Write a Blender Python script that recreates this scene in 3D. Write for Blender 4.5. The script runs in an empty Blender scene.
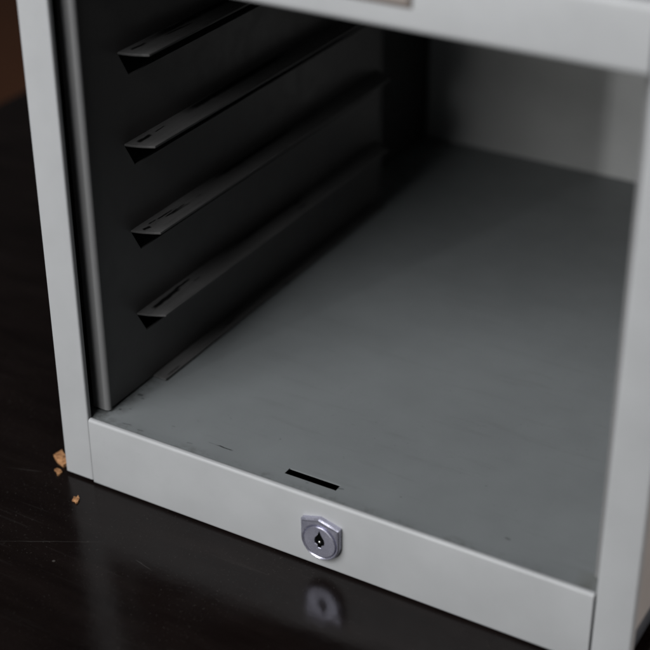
import bpy, bmesh, math, random
from mathutils import Matrix, Vector

sc = bpy.context.scene
S = 0.25                                   # cabinet width in metres; lengths below are in cabinet widths
C = bpy.data.collections.new('scene'); sc.collection.children.link(C)

# ------------------------------------------------------------------ camera
RC = ((0.8640881747360035, 0.5033260405041496, -0.0038109357934011656),
      (0.24984369833378528, -0.4354688813687775, -0.864838123442912),
      (-0.43695509229679746, 0.7463442572350752, -0.5020363502834837))
cam_d = bpy.data.cameras.new('camera'); cam = bpy.data.objects.new('camera', cam_d); C.objects.link(cam)
r, u, b = Vector(RC[0]), -Vector(RC[1]), -Vector(RC[2])
M = Matrix(((r.x, u.x, b.x, 0), (r.y, u.y, b.y, 0), (r.z, u.z, b.z, 0), (0, 0, 0, 1)))
cam.matrix_world = Matrix.Translation((0.36454513, -0.40538606, 0.38035982)) @ M
cam_d.sensor_width = 36; cam_d.sensor_fit = 'HORIZONTAL'; cam_d.lens = 85.443
cam_d.clip_start = 0.01; cam_d.clip_end = 100
cam_d.dof.use_dof = True; cam_d.dof.focus_distance = 0.612; cam_d.dof.aperture_fstop = 7.0
cam_d.dof.aperture_blades = 0
sc.camera = cam

# ------------------------------------------------------------------ world and lamps (a dim room lit by a window)
w = bpy.data.worlds.new('World'); sc.world = w; w.use_nodes = True
bg = w.node_tree.nodes['Background']
bg.inputs[0].default_value = (0.85, 0.95, 1.0, 1); bg.inputs[1].default_value = 0.02
sc.view_settings.view_transform = 'Standard'; sc.view_settings.look = 'None'
sc.view_settings.exposure = 0; sc.view_settings.gamma = 1

def area(name, az, el, dist, sx, sy, power, col, tgt=(0.5, 0.2, 0.3)):
    """az: degrees left of straight ahead of the cabinet's front, el: degrees up"""
    d = bpy.data.lights.new(name, 'AREA'); d.shape = 'RECTANGLE'; d.size = sx; d.size_y = sy
    d.energy = power; d.color = col
    o = bpy.data.objects.new(name, d); C.objects.link(o)
    a, e = math.radians(az), math.radians(el)
    v = Vector((-math.sin(a) * math.cos(e), -math.cos(a) * math.cos(e), math.sin(e)))
    o.location = Vector(tgt) * S + v * dist
    o.rotation_euler = (-v).to_track_quat('-Z', 'Y').to_euler()
    return o
area('window_light', 18, 42, 1.2, 0.87, 0.55, 16.2, (0.97, 0.98, 1.0), (0.3, 0.2, 0.35))
area('low_fill_light', 17.6, 8, 2.6, 0.07, 0.30, 12.5, (1.0, 1.0, 1.0))  # added lamp with no known source, makes the bright patch on the back wall
area('far_fill_light', 6, 11, 2.6, 0.75, 0.4, 8.5, (1.0, 0.995, 0.97))  # added fill lamp, lifts the back wall's left-to-right gradient
area('side_room_light', -128, 22, 1.6, 0.8, 1.0, 18.0, (1.0, 0.93, 0.89))

# ------------------------------------------------------------------ material helpers
def lin(c): return tuple(((x / 12.92) if x <= 0.04045 else ((x + 0.055) / 1.055) ** 2.4) for x in c)

class NT:
    def __init__(s, name):
        s.m = bpy.data.materials.new(name); s.m.use_nodes = True
        s.t = s.m.node_tree; s.bsdf = s.t.nodes['Principled BSDF']
        s.co = s.t.nodes.new('ShaderNodeTexCoord')
    def n(s, typ, **kw):
        x = s.t.nodes.new(typ)
        for k, v in kw.items(): setattr(x, k, v)
        return x
    def L(s, a, b): s.t.links.new(a, b)
    def mapping(s, scale=(1, 1, 1), rot=(0, 0, 0)):
        mp = s.n('ShaderNodeMapping'); mp.inputs['Scale'].default_value = scale; mp.inputs['Rotation'].default_value = rot
        s.L(s.co.outputs['Object'], mp.inputs['Vector']); return mp.outputs[0]
    def noise(s, scale, detail=3, rough=0.55, vec=None, dist=0):
        x = s.n('ShaderNodeTexNoise'); x.inputs['Scale'].default_value = scale
        x.inputs['Detail'].default_value = detail; x.inputs['Roughness'].default_value = rough
        x.inputs['Distortion'].default_value = dist
        s.L(vec if vec else s.co.outputs['Object'], x.inputs['Vector']); return x.outputs['Fac']
    def rng(s, f, a, b_, c=0.0, d=1.0):
        x = s.n('ShaderNodeMapRange'); x.clamp = True
        for i, v in enumerate((a, b_, c, d)): x.inputs[i + 1].default_value = v
        s.L(f, x.inputs[0]); return x.outputs[0]
    def math(s, op, a, b_=None):
        x = s.n('ShaderNodeMath', operation=op)
        for i, v in enumerate((a, b_)):
            if v is None: continue
            if isinstance(v, (int, float)): x.inputs[i].default_value = v
            else: s.L(v, x.inputs[i])
        return x.outputs[0]
    def mix(s, f, a, b_):
        x = s.n('ShaderNodeMix', data_type='RGBA')
        if isinstance(f, (int, float)): x.inputs[0].default_value = f
        else: s.L(f, x.inputs[0])
        for i, v in ((6, a), (7, b_)):
            if isinstance(v, tuple): x.inputs[i].default_value = (*v[:3], 1)
            else: s.L(v, x.inputs[i])
        return x.outputs[2]
    def bump(s, h, strength, dist):
        x = s.n('ShaderNodeBump'); x.inputs['Strength'].default_value = strength; x.inputs['Distance'].default_value = dist
        s.L(h, x.inputs['Height']); s.L(x.outputs[0], s.bsdf.inputs['Normal']); return x
    def segment(s, p0, p1, wd, soft=0.5, wob=0.0, wobscale=40):
        """mask of a drawn mark on a horizontal face: a segment in x,y (cabinet widths)"""
        sep = s.n('ShaderNodeSeparateXYZ'); s.L(s.co.outputs['Object'], sep.inputs[0])
        x0, y0, x1, y1 = p0[0] * S, p0[1] * S, p1[0] * S, p1[1] * S
        L_ = math.hypot(x1 - x0, y1 - y0); ux, uy = (x1 - x0) / L_, (y1 - y0) / L_
        dx = s.math('SUBTRACT', sep.outputs[0], (x0 + x1) / 2); dy = s.math('SUBTRACT', sep.outputs[1], (y0 + y1) / 2)
        a = s.math('ADD', s.math('MULTIPLY', dx, ux), s.math('MULTIPLY', dy, uy))
        c = s.math('ADD', s.math('MULTIPLY', dx, -uy), s.math('MULTIPLY', dy, ux))
        if wob:
            nz = s.noise(wobscale / S, 2)
            c = s.math('ADD', c, s.math('MULTIPLY', s.math('SUBTRACT', nz, 0.5), wob * S))
        a = s.math('DIVIDE', s.math('ABSOLUTE', a), L_ / 2); c = s.math('DIVIDE', s.math('ABSOLUTE', c), wd * S / 2)
        return s.math('MULTIPLY', s.rng(a, 1 - soft * 0.4, 1, 1, 0), s.rng(c, 1 - soft, 1, 1, 0))
    def set(s, **kw):
        for k, v in kw.items():
            i = s.bsdf.inputs[k.replace('_', ' ')]
            if isinstance(v, (int, float)): i.default_value = v
            elif isinstance(v, tuple): i.default_value = (*v[:3], 1)
            else: s.L(v, i)
        return s

def paint(name, col, rough=0.45, mott=0.06, peel=0.12, spec=0.4, dirt=0.0):
    k = NT(name)
    f = k.rng(k.noise(9 / S, 4), 0.3, 0.7)
    c = k.mix(f, tuple(x * (1 - mott) for x in col), tuple(min(1, x * (1 + mott)) for x in col))
    if dirt:
        g = k.rng(k.noise(60 / S, 5, 0.7), 0.66, 0.74)
        c = k.mix(k.math('MULTIPLY', g, dirt), c, tuple(x * 0.3 for x in col))
    k.set(Base_Color=c, Roughness=k.rng(k.noise(30 / S, 3), 0.3, 0.7, rough - 0.05, rough + 0.07), Specular_IOR_Level=spec)
    k.bump(k.noise(260 / S, 2), peel, 0.0002)
    return k

m_white = paint('white_powder_coat', (0.362, 0.367, 0.371), 0.42, 0.05, 0.10, dirt=0.10).m
m_side = paint('beige_powder_coat', (0.48, 0.45, 0.43), 0.5).m
m_back = paint('cream_back_paint', (0.40, 0.405, 0.403), 0.5).m
m_shade = paint('painted_shade_black', (0.02, 0.02, 0.02), 0.6).m  # near-black that stands in for shade on the inside of the side walls
m_base = paint('dark_steel_paint', (0.06, 0.066, 0.078), 0.35).m

kf = paint('grey_floor_paint', (0.185, 0.197, 0.200), 0.38, 0.05, 0.14, dirt=0.25)
prev = kf.bsdf.inputs['Base Color'].links[0].from_socket
blk = (0.006, 0.006, 0.006)
def mark(mask, amt, col=blk):
    global prev
    prev = kf.mix(kf.math('MULTIPLY', mask, amt), prev, col)
mark(kf.segment((0.279, 0.0462), (0.313, 0.0456), 0.0036, 1, 0.004, 120), 0.9)
mark(kf.segment((0.262, 0.047), (0.283, 0.0463), 0.002, 1, 0.003, 120), 0.35)
mark(kf.segment((0.505, 0.0412), (0.516, 0.0445), 0.004, 1), 0.7)
mark(kf.segment((0.777, 0.0585), (0.788, 0.0575), 0.006, 1, 0.003, 80), 0.5)
mark(kf.segment((0.455, 0.030), (0.461, 0.0305), 0.005, 1), 0.35)
mark(kf.segment((0.925, 0.0), (0.925, 0.05), 0.05, 1, 0.03, 20), 0.35, (0.10, 0.095, 0.07))
for i, (x, y, l, wd, a) in enumerate(((0.087, 0.105, 0.012, 0.006, 0.9), (0.097, 0.098, 0.007, 0.004, 0.7), (0.084, 0.053, 0.006, 0.004, 0.8),
                                      (0.12, 0.022, 0.02, 0.004, 0.45), (0.15, 0.018, 0.014, 0.003, 0.5), (0.098, 0.062, 0.006, 0.003, 0.5),
                                      (0.19, 0.055, 0.008, 0.003, 0.35), (0.24, 0.028, 0.012, 0.003, 0.35), (0.6, 0.07, 0.004, 0.003, 0.4),
                                      (0.47, 0.23, 0.004, 0.003, 0.3), (0.36, 0.11, 0.004, 0.004, 0.3), (0.7, 0.16, 0.005, 0.003, 0.3))):
    mark(kf.segment((x - l / 2, y), (x + l / 2, y + l * 0.15), wd * 1.3, 1, 0.004, 90), a)
# faint drag marks and smudges on the sheet
dg = kf.noise(1.0, 4, 0.65, kf.mapping((5 / S, 42 / S, 1), (0, 0, 0.35)))
mark(kf.rng(dg, 0.56, 0.72), 0.22, (0.12, 0.125, 0.125))
dg2 = kf.noise(1.0, 3, 0.6, kf.mapping((60 / S, 6 / S, 1), (0, 0, -0.2)))
mark(kf.rng(dg2, 0.62, 0.76), 0.07, (0.26, 0.265, 0.265))
mark(kf.rng(kf.noise(150 / S, 3, 0.7), 0.68, 0.74), 0.45, (0.05, 0.05, 0.05))
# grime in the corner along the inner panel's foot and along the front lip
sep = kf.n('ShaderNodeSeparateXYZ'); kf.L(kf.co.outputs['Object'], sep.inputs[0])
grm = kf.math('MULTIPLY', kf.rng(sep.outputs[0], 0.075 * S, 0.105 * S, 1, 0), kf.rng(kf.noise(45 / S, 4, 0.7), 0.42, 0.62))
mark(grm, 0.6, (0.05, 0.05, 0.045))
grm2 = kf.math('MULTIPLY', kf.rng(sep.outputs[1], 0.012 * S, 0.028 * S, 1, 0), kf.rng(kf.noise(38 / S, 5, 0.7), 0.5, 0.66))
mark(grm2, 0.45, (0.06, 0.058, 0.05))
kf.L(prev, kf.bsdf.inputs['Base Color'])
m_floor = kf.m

kp = paint('dark_grey_panel_paint', (0.076, 0.072, 0.071), 0.36, 0.04, 0.12, spec=0.6)
m_panel = kp.m
m_flange_lit = paint('lit_flange_grey', (0.17, 0.17, 0.17), 0.4, 0.04, 0.1).m  # panel grey lightened: light falling on the flange is put into the colour
kq = paint('worn_grey_support_paint', (0.088, 0.086, 0.085), 0.42, 0.08, 0.12)
pv = kq.bsdf.inputs['Base Color'].links[0].from_socket
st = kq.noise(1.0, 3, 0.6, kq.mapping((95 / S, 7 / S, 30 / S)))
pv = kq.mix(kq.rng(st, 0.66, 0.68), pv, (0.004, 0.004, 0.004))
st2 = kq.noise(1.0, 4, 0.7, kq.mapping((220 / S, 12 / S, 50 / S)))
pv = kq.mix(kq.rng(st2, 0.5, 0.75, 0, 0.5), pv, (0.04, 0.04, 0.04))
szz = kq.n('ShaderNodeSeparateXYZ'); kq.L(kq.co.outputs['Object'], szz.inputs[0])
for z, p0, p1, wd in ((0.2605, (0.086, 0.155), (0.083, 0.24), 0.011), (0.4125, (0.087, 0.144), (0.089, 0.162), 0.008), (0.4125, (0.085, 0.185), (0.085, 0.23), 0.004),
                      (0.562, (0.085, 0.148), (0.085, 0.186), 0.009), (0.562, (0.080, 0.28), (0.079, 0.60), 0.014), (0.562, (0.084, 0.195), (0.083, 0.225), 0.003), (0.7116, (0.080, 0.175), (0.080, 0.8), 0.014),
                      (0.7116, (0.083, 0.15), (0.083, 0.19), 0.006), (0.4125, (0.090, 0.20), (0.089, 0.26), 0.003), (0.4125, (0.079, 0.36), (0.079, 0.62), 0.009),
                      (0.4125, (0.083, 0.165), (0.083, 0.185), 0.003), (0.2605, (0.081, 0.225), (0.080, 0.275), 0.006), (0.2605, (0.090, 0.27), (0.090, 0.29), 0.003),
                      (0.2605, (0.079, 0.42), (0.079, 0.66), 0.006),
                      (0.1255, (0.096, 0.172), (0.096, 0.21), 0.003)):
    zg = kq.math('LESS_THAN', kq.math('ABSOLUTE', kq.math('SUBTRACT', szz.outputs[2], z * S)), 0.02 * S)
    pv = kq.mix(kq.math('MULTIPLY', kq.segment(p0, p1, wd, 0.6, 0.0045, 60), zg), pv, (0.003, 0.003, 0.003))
kq.L(pv, kq.bsdf.inputs['Base Color'])
m_support = kq.m

kl = NT('satin_zinc'); kl.set(Base_Color=kl.mix(kl.rng(kl.noise(50 / S, 4), 0.3, 0.7), (0.40, 0.395, 0.48), (0.52, 0.515, 0.61)), Metallic=0.8,
                              Roughness=kl.rng(kl.noise(90 / S, 3), 0.3, 0.7, 0.21, 0.32))
kl.bump(kl.noise(220 / S, 4), 0.16, 0.0002); m_zinc = kl.m
kk = NT('bright_pin_metal'); kk.set(Base_Color=(0.8, 0.78, 0.72), Metallic=1.0, Roughness=0.25); m_pin = kk.m
kd = NT('keyway_black'); kd.set(Base_Color=(0.003, 0.003, 0.003), Roughness=0.9, Specular_IOR_Level=0.0); m_black = kd.m
kr = NT('foot_rubber'); kr.set(Base_Color=(0.015, 0.015, 0.015), Roughness=0.8); m_rubber = kr.m
kc = NT('taupe_label_card'); kc.set(Base_Color=kc.mix(kc.noise(8 / S, 3), (0.20, 0.17, 0.15), (0.27, 0.235, 0.21)), Roughness=0.6); m_card = kc.m
ke = paint('dark_taupe_enamel', (0.11, 0.09, 0.078), 0.4); m_bronze = ke.m

kt = NT('dark_lacquered_wood')
gr = kt.noise(1.0, 5, 0.6, kt.mapping((14, 70, 20), (0, 0, 0.5)))
c = kt.mix(kt.rng(gr, 0.3, 0.7), (0.0038, 0.0024, 0.0022), (0.0085, 0.0058, 0.0052))
dust = kt.rng(kt.noise(750, 4, 0.75), 0.60, 0.72)
patch = kt.rng(kt.noise(14, 3), 0.40, 0.62)
c = kt.mix(kt.math('MULTIPLY', kt.math('MULTIPLY', dust, patch), 0.28), c, (0.12, 0.11, 0.10))
spk = kt.n('ShaderNodeTexVoronoi'); spk.inputs['Scale'].default_value = 90; kt.L(kt.co.outputs['Object'], spk.inputs['Vector'])
rar = kt.n('ShaderNodeSeparateColor'); kt.L(spk.outputs['Color'], rar.inputs[0])
sm = kt.math('MULTIPLY', kt.rng(spk.outputs['Distance'], 0.03, 0.07, 1, 0), kt.rng(rar.outputs[0], 0.86, 0.9))
c = kt.mix(kt.math('MULTIPLY', sm, 0.4), c, (0.14, 0.13, 0.12))
# fine hairline scratches in several directions
sc_all = None
for i, (ang, sx_, thr) in enumerate(((0.55, 340, 0.67), (-0.35, 420, 0.68), (1.7, 380, 0.69), (2.3, 300, 0.69))):
    q = kt.rng(kt.noise(1.0, 2, 0.5, kt.mapping((14, sx_, 1), (0, 0, ang))), thr, thr + 0.03)
    sc_all = q if sc_all is None else kt.math('MAXIMUM', sc_all, q)
scr = kt.math('MULTIPLY', sc_all, patch)
def tline(p0, p1, wd, a):
    global c
    c = kt.mix(kt.math('MULTIPLY', kt.math('MULTIPLY', kt.segment(p0, p1, wd, 1, 0.003, 60), kt.rng(kt.noise(60, 3), 0.35, 0.6)), a), c, (0.10, 0.095, 0.09))
c = kt.mix(kt.math('MULTIPLY', scr, 0.05), c, (0.08, 0.075, 0.07))
tline((0.00, -0.214), (0.175, -0.117), 0.0025, 0.25)
tline((-0.10, -0.039), (-0.035, -0.018), 0.003, 0.5)
tline((0.24, -0.13), (0.28, -0.14), 0.003, 0.35)
kt.set(Base_Color=c, Specular_IOR_Level=0.18,
       Roughness=kt.math('ADD', kt.rng(kt.noise(26, 5, 0.65), 0.3, 0.7, 0.10, 0.26), kt.math('MULTIPLY', scr, 0.08)))
kt.bump(kt.math('ADD', kt.noise(120, 4), kt.math('MULTIPLY', gr, 0.6)), 0.16, 0.0004)
m_table = kt.m

kb = NT('brown_floorboards')
g = kb.noise(1.0, 5, 0.6, kb.mapping((3, 40, 4)))
kb.set(Base_Color=kb.mix(g, (0.15, 0.058, 0.03), (0.27, 0.115, 0.056)), Roughness=0.5); m_boards = kb.m
kx = NT('orange_rust_flake')
kx.set(Base_Color=kx.mix(kx.rng(kx.noise(600, 4), 0.38, 0.62), (0.18, 0.075, 0.025), (0.47, 0.24, 0.105)), Roughness=0.85)
kx.bump(kx.noise(1500, 3), 0.6, 0.0005); m_flake = kx.m

# ------------------------------------------------------------------ mesh helpers
def obj(name, bm, mat, parent=None, bevel=0, seg=2, smooth=True, solid=0, offset=-1):
    bmesh.ops.scale(bm, vec=(S, S, S), verts=bm.verts)
    bmesh.ops.recalc_face_normals(bm, faces=bm.faces) if not solid else None
    me = bpy.data.meshes.new(name); bm.to_mesh(me); bm.free()
    me.materials.append(mat)
    if smooth:
        for p in me.polygons: p.use_smooth = True
    o = bpy.data.objects.new(name, me); C.objects.link(o)
    if solid:
        md = o.modifiers.new('sheet', 'SOLIDIFY'); md.thickness = solid * S; md.offset = offset
    if bevel:
        md = o.modifiers.new('edge', 'BEVEL'); md.width = bevel * S; md.segments = seg; md.limit_method = 'ANGLE'; md.angle_limit = math.radians(40)
    if smooth:
        md = o.modifiers.new('split', 'EDGE_SPLIT'); md.split_angle = math.radians(38); md.use_edge_sharp = False
    if parent: o.parent = parent
    return o

def box(bm, a, b_):
    vs = [bm.verts.new((x, y, z)) for z in (a[2], b_[2]) for y in (a[1], b_[1]) for x in (a[0], b_[0])]
    for f in ((0, 2, 3, 1), (4, 5, 7, 6), (0, 1, 5, 4), (2, 6, 7, 3), (0, 4, 6, 2), (1, 3, 7, 5)):
        bm.faces.new([vs[i] for i in f])

def rounded(pts, rad, n=5):
    """open polyline with rounded inner corners"""
    out = [pts[0]]
    for i in range(1, len(pts) - 1):
        p = Vector(pts[i]); a = (Vector(pts[i - 1]) - p); b_ = (Vector(pts[i + 1]) - p)
        rr = min(rad, a.length * 0.49, b_.length * 0.49)
        a0 = p + a.normalized() * rr; b0 = p + b_.normalized() * rr
        for k in range(n + 1):
            t = k / n
            q = a0.lerp(p, t).lerp(p.lerp(b0, t), t)
            out.append((q.x, q.y))
    out.append(pts[-1]); return out

def extrude_profile(bm, prof, axis, lo, hi):
    def P(p, v): return (p[0], p[1], v) if axis == 'z' else (v, p[0], p[1])
    a = [bm.verts.new(P(p, lo)) for p in prof]; b_ = [bm.verts.new(P(p, hi)) for p in prof]
    for i in range(len(prof) - 1): bm.faces.new((a[i], a[i + 1], b_[i + 1], b_[i]))

def empty(name, loc):
    o = bpy.data.objects.new(name, None); C.objects.link(o); o.location = loc; o.empty_display_size = 0.05; return o

# ------------------------------------------------------------------ setting
TZ = -0.0055
bm = bmesh.new()
prof = rounded([(-1.2, -0.14), (-1.2, TZ), (6.0, TZ)], 0.012)
a = [bm.verts.new((p[0], -6, p[1])) for p in prof]; b_ = [bm.verts.new((p[0], 5, p[1])) for p in prof]
for i in range(len(prof) - 1): bm.faces.new((a[i], a[i + 1], b_[i + 1], b_[i]))
table = obj('table_top', bm, m_table, solid=0.10); table['kind'] = 'structure'
bm = bmesh.new(); box(bm, (-20, -16, -3.1), (14, 20, -3.0))
fl = obj('room_floor', bm, m_boards, smooth=False); fl['kind'] = 'structure'

# ------------------------------------------------------------------ the cabinet
p, h, T, D, xp = 0.05825, 0.1211, 0.884, 1.3223, 0.0731
TOP = 1.42
cab = empty('metal_cabinet', (0, 0, 0))
cab['label'] = 'pale grey metal document cabinet with an open empty compartment, standing on the dark table'
cab['category'] = 'cabinet'

for side in (0, 1):
    X = (lambda v: v) if side == 0 else (lambda v: 1 - v)
    # front post: a folded channel
    bm = bmesh.new()
    extrude_profile(bm, [(X(q[0]), q[1]) for q in rounded([(p, 0.009), (p, 0), (0, 0), (0, 0.014)], 0.0045)], 'z', 0.0, TOP)
    obj('post', bm, m_white, cab, solid=0.004, offset=(-1 if side else 1) )
    bm = bmesh.new(); x0, x1 = sorted((X(0.0008), X(0.0048))); box(bm, (x0, 0.0142, 0.070), (x1, D + 0.012, TOP))
    obj('side_wall', bm, m_side, cab, bevel=0.0015)
    bm = bmesh.new(); x0, x1 = sorted((X(0.004), X(0.016))); box(bm, (x0, 0.0142, 0.024), (x1, D + 0.010, 0.0695))
    obj('base_strip', bm, m_base, cab, bevel=0.002)

    bm = bmesh.new(); x0, x1 = sorted((X(0.0055), X(0.0085))); box(bm, (x0, 0.03, h), (x1, D - 0.002, T)); obj('wall_shade_sheet', bm, m_shade, cab)  # added dark sheet, paints the shade on the inner face of the side wall
# bottom rail
bm = bmesh.new()
extrude_profile(bm, rounded([(0.02, 0.0), (0, 0.0), (0, h), (0.0045, h), (0.0045, h - 0.012)], 0.0021), 'x', p + 0.0034, 1 - p - 0.0014)
rail = obj('bottom_rail', bm, m_white, cab, solid=0.0035, offset=-1)

# compartment floor with the latch slot cut through it
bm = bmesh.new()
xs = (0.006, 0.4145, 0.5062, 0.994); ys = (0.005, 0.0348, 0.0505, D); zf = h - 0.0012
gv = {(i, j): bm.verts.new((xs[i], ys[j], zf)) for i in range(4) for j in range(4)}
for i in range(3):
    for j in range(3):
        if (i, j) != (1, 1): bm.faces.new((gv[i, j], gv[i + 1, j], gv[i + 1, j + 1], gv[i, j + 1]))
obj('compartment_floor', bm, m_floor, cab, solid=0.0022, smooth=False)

# back wall
bm = bmesh.new(); box(bm, (0.006, D, 0.02), (0.994, D + 0.008, TOP - 0.004)); obj('back_wall', bm, m_back, cab)
# compartment ceiling + cabinet top
bm = bmesh.new(); box(bm, (0.006, 0.022, T + 0.003), (0.994, D, T + 0.008)); obj('compartment_ceiling', bm, m_floor, cab)
bm = bmesh.new(); box(bm, (0.0, 0.0, TOP + 0.0005), (1.0, D + 0.012, TOP + 0.012)); obj('cabinet_top', bm, m_white, cab, bevel=0.004)
# upper rail
bm = bmesh.new()
extrude_profile(bm, rounded([(0.022, T), (0, T), (0, 0.966), (0.022, 0.966)], 0.007), 'x', p + 0.0018, 1 - p - 0.0018)
urail = obj('upper_rail', bm, m_white, cab, solid=0.0035, offset=-1)
# closed drawer above
bm = bmesh.new(); box(bm, (p + 0.003, 0.0, 0.972), (1 - p - 0.003, 0.02, TOP - 0.006)); obj('drawer_front', bm, m_white, cab, bevel=0.005)
bm = bmesh.new(); box(bm, (p + 0.02, 0.024, 0.975), (1 - p - 0.02, D - 0.1, TOP - 0.02)); obj('drawer_body', bm, m_base, cab)

# label holder on the upper rail
bm = bmesh.new()
x0, x1, z0, z1 = 0.375, 0.635, 0.9135, 0.955
t_ = 0.006
box(bm, (x0, -0.006, z0), (x1, -0.0003, z0 + t_)); box(bm, (x0, -0.006, z0 + t_), (x0 + t_, -0.0003, z1)); box(bm, (x1 - t_, -0.006, z0 + t_), (x1, -0.0003, z1))
lh = obj('label_holder', bm, m_bronze, cab, bevel=0.001)
bm = bmesh.new(); box(bm, (x0 + t_, -0.0035, z0 + t_), (x1 - t_, -0.0005, z1 - 0.002)); obj('label_card', bm, m_card, lh)

# inner side panels with pressed-out shelf supports
ZS = (0.8605, 0.7116, 0.562, 0.4125, 0.2605)
def panel(side):
    X = (lambda v: v) if side == 0 else (lambda v: 1 - v)
    bm = bmesh.new()
    y0, y1 = 0.0415, 0.971
    def face(pts):
        vs = [bm.verts.new((X(xp), a_, b2)) for a_, b2 in pts]
        if side: vs.reverse()
        bm.faces.new(vs)
    z = h + 0.003; W = 0.042; sw = 0.0235; fa, fb = 0.130, 0.955
    zt = T - 0.002
    fw = 0.042 if side == 0 else 0.0395
    for zk in sorted(ZS):
        lo, hi = zk - W, min(zk, zt)
        face([(y0, z), (y1, z), (y1, lo), (fb - sw, lo), (fa + sw, lo), (y0, lo)])
        face([(y0, lo), (fa + sw, lo), (fa, hi), (y0, hi)])
        face([(fb - sw, lo), (y1, lo), (y1, hi), (fb, hi)])
        z = hi
    face([(y0, z), (fa, z), (fb, z), (y1, z), (y1, zt), (y0, zt)])
    bmesh.ops.remove_doubles(bm, verts=bm.verts, dist=1e-5)
    bmesh.ops.recalc_face_normals(bm, faces=bm.faces)
    # outward = towards the compartment
    bm.faces.ensure_lookup_table()
    f0 = max(bm.faces, key=lambda f: f.calc_area())
    if (f0.normal.x < 0) == (side == 0): bmesh.ops.reverse_faces(bm, faces=bm.faces)
    pn = obj('inner_side_panel', bm, m_panel, cab, solid=0.003, offset=-1)
    pn['label'] = 'dark grey inner side panel with pressed-out shelf supports'
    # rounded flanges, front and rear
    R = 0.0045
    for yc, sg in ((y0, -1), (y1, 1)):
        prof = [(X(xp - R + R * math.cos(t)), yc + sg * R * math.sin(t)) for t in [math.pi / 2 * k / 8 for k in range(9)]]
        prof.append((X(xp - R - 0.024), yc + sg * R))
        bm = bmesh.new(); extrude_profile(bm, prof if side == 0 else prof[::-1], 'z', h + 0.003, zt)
        obj('flange', bm, m_flange_lit, pn, solid=0.003, offset=(-1 if sg < 0 else 1))
    for zk in ZS:
        bm = bmesh.new()
        rows = []
        for k in range(7):
            t = k / 6; off = fw * t
            dz = 0.0035 * (1 - t) ** 2.5 - 0.0035
            rows.append((off, dz, fa + sw * t, fb - sw * t))
        up = []
        for off, dz, ya, yb in rows:
            ny = 24
            up.append([bm.verts.new((X(xp + off), ya + (yb - ya) * j / ny, zk + dz + 0.002)) for j in range(ny + 1)])
        for i in range(6):
            for j in range(24):
                q = (up[i][j], up[i + 1][j], up[i + 1][j + 1], up[i][j + 1])
                bm.faces.new(q if not side else q[::-1])
        obj('shelf_support', bm, m_support, pn, solid=0.004, offset=-1, bevel=0.0008)
    bm = bmesh.new(); a0, a1 = sorted((X(xp + 0.001), X(0.1005))); box(bm, (a0, 0.161, h + 0.0012), (a1, 0.95, h + 0.0042))
    obj('floor_flange', bm, m_support, pn, bevel=0.0008)
panel(0); panel(1)

# feet, hidden below
for fx in (0.1, 0.9):
    for fy in (0.12, 1.2):
        bm = bmesh.new(); bmesh.ops.create_cone(bm, cap_ends=True, segments=24, radius1=0.03, radius2=0.027, depth=0.018)
        bmesh.ops.translate(bm, verts=bm.verts, vec=(fx, fy, TZ + 0.009)); obj('foot', bm, m_rubber, cab, smooth=False)

# lock: shield-shaped housing, ring groove, cylinder with keyway
CX, CZ, RR = 0.5048, 0.0525, 0.0338
poly = [(-RR, 0.0330), (-0.002, 0.0425), (RR, 0.0330)]
def shield(a):
    d = Vector((math.cos(a), math.sin(a)))
    if d.y < 0: return RR
    best = RR / abs(d.x) if abs(d.x) > 1e-6 else 9
    best = min(best, 9)
    for (q0, q1) in ((poly[0], poly[1]), (poly[1], poly[2])):
        e = Vector(q1) - Vector(q0); den = d.x * e.y - d.y * e.x
        if abs(den) > 1e-9:
            t = (q0[0] * e.y - q0[1] * e.x) / den; s_ = (q0[0] * d.y - q0[1] * d.x) / den
            if t > 0 and -1e-6 <= s_ <= 1 + 1e-6: best = min(best, t)
    return best
angs = sorted(set([2 * math.pi * k / 120 for k in range(120)] + [math.atan2(q[1], q[0]) for q in poly]))
def rings(bm, spec):
    prev_ = None
    for fn, y in spec:
        ring = [bm.verts.new((CX + fn(a_) * math.cos(a_), y, CZ + fn(a_) * math.sin(a_))) for a_ in angs]
        if prev_:
            for i in range(len(angs)):
                j = (i + 1) % len(angs); bm.faces.new((prev_[i], prev_[j], ring[j], ring[i]))
        prev_ = ring
    return prev_
Y0 = -0.0128
bm = bmesh.new()
rc = lambda v: (lambda a_: v)
rings(bm, [(shield, -0.0002), (shield, Y0 + 0.0022), (lambda a_: shield(a_) - 0.0012, Y0 + 0.0006), (lambda a_: shield(a_) - 0.0022, Y0),
           (lambda a_: max(0.0302, shield(a_) - 0.0062), Y0 + 0.0008), (lambda a_: max(0.0297, min(0.0312, shield(a_) - 0.0075)), Y0 + 0.0012), (rc(0.0290), Y0 + 0.0020), (rc(0.026), Y0 + 0.006)])
lock = obj('lock', bm, m_zinc, cab, smooth=False)
key = [(0, 0.021), (0.003, 0.0135), (0.0048, 0.010), (0.0075, 0.0065), (0.0085, 0.001), (0.0078, -0.004), (0.0035, -0.0062), (0.0025, -0.0105), (-0.0025, -0.0105),
       (-0.0035, -0.0062), (-0.0078, -0.004), (-0.0085, 0.001), (-0.0075, 0.0065), (-0.0048, 0.010), (-0.003, 0.0135)]
def keyr(a_):
    d = Vector((math.cos(a_), math.sin(a_))); best = 0
    for i in range(len(key)):
        q0, q1 = key[i], key[(i + 1) % len(key)]; e = Vector(q1) - Vector(q0); den = d.x * e.y - d.y * e.x
        if abs(den) > 1e-9:
            t = (q0[0] * e.y - q0[1] * e.x) / den; s_ = (q0[0] * d.y - q0[1] * d.x) / den
            if t > 0 and -1e-6 <= s_ <= 1 + 1e-6: best = max(best, t)
    return best
bm = bmesh.new()
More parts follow.
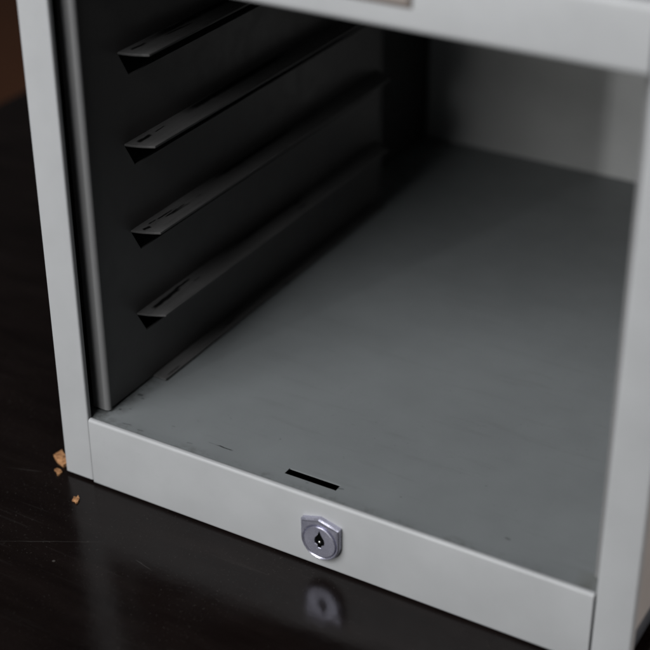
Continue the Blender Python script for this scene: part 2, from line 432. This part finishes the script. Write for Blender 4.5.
rings(bm, [(rc(0.0278), Y0 + 0.0058), (rc(0.0278), Y0 + 0.0004), (rc(0.0272), Y0 - 0.0004), (rc(0.0262), Y0 - 0.0007), (lambda a_: keyr(a_) + 0.0008, Y0 - 0.0005),
           (keyr, Y0 + 0.0001), (keyr, Y0 + 0.0014)])
cyl = obj('lock_cylinder', bm, m_zinc, lock, smooth=False)
bm = bmesh.new()
vs = [bm.verts.new((CX + q[0] * 1.1, Y0 + 0.0013, CZ + q[1] * 1.1)) for q in key]; f = bm.faces.new(vs)
ex = bmesh.ops.extrude_face_region(bm, geom=[f]); bmesh.ops.translate(bm, verts=[v for v in ex['geom'] if isinstance(v, bmesh.types.BMVert)], vec=(0, 0.001, 0))
obj('keyway', bm, m_black, cyl, smooth=False)
bm = bmesh.new(); bmesh.ops.create_uvsphere(bm, u_segments=16, v_segments=10, radius=0.0024)
bmesh.ops.translate(bm, verts=bm.verts, vec=(CX + 0.0005, Y0 + 0.0006, CZ + 0.0005)); obj('pin', bm, m_pin, cyl)

# ------------------------------------------------------------------ flakes of rust-coloured paper on the table
def flake(label, cx, cy, pts, th, seed, tilt):
    rnd = random.Random(seed)
    bm = bmesh.new()
    n = len(pts)
    top = [bm.verts.new((q[0], q[1], th + rnd.uniform(-.15, .25) * th)) for q in pts]
    bot = [bm.verts.new((q[0] * 1.03, q[1] * 1.03, 0)) for q in pts]
    mt = bm.verts.new((sum(q[0] for q in pts) / n, sum(q[1] for q in pts) / n, th * 1.35)); mb_ = bm.verts.new((0, 0, 0))
    for i in range(n):
        j = (i + 1) % n
        bm.faces.new((top[i], top[j], mt)); bm.faces.new((bot[j], bot[i], mb_)); bm.faces.new((bot[i], bot[j], top[j], top[i]))
    o = obj('flake', bm, m_flake, smooth=False); o.location = (cx * S, cy * S, TZ * S + 0.0001); o.rotation_euler = (tilt[0], tilt[1], 0)
    o['label'] = label; o['category'] = 'flake'; o['group'] = 'orange flakes on the table by the cabinet corner'
flake('largest orange-brown flake, lying against the left post of the cabinet', -0.0335, 0.0261,
      [(0.004, -0.0118), (0.020, -0.0165), (0.024, -0.0004), (0.0035, 0.0095), (-0.0035, 0.0130), (-0.0095, 0.0176), (-0.0125, 0.008), (-0.014, -0.0002), (-0.006, -0.006)], 0.0045, 1, (0.12, -0.06))
flake('small curved orange flake just below the largest flake at the cabinet corner', -0.0118, -0.0073,
      [(-0.0017, -0.0018), (0.0049, -0.0087), (0.0063, -0.0062), (0.0066, 0.003), (0.0, 0.0062), (-0.0073, 0.0064), (-0.0088, 0.0011)], 0.0028, 2, (0, 0))
flake('tiny star-shaped orange flake lying apart in front of the cabinet corner', 0.0625, -0.0541,
      [(0.0014, -0.0051), (0.0069, -0.008), (0.0078, -0.0049), (0.0046, 0.0043), (-0.0026, 0.0097), (-0.0022, 0.0049), (-0.0079, 0.0051), (-0.0048, -0.0002), (-0.0031, -0.0058)], 0.0026, 3, (0, 0))
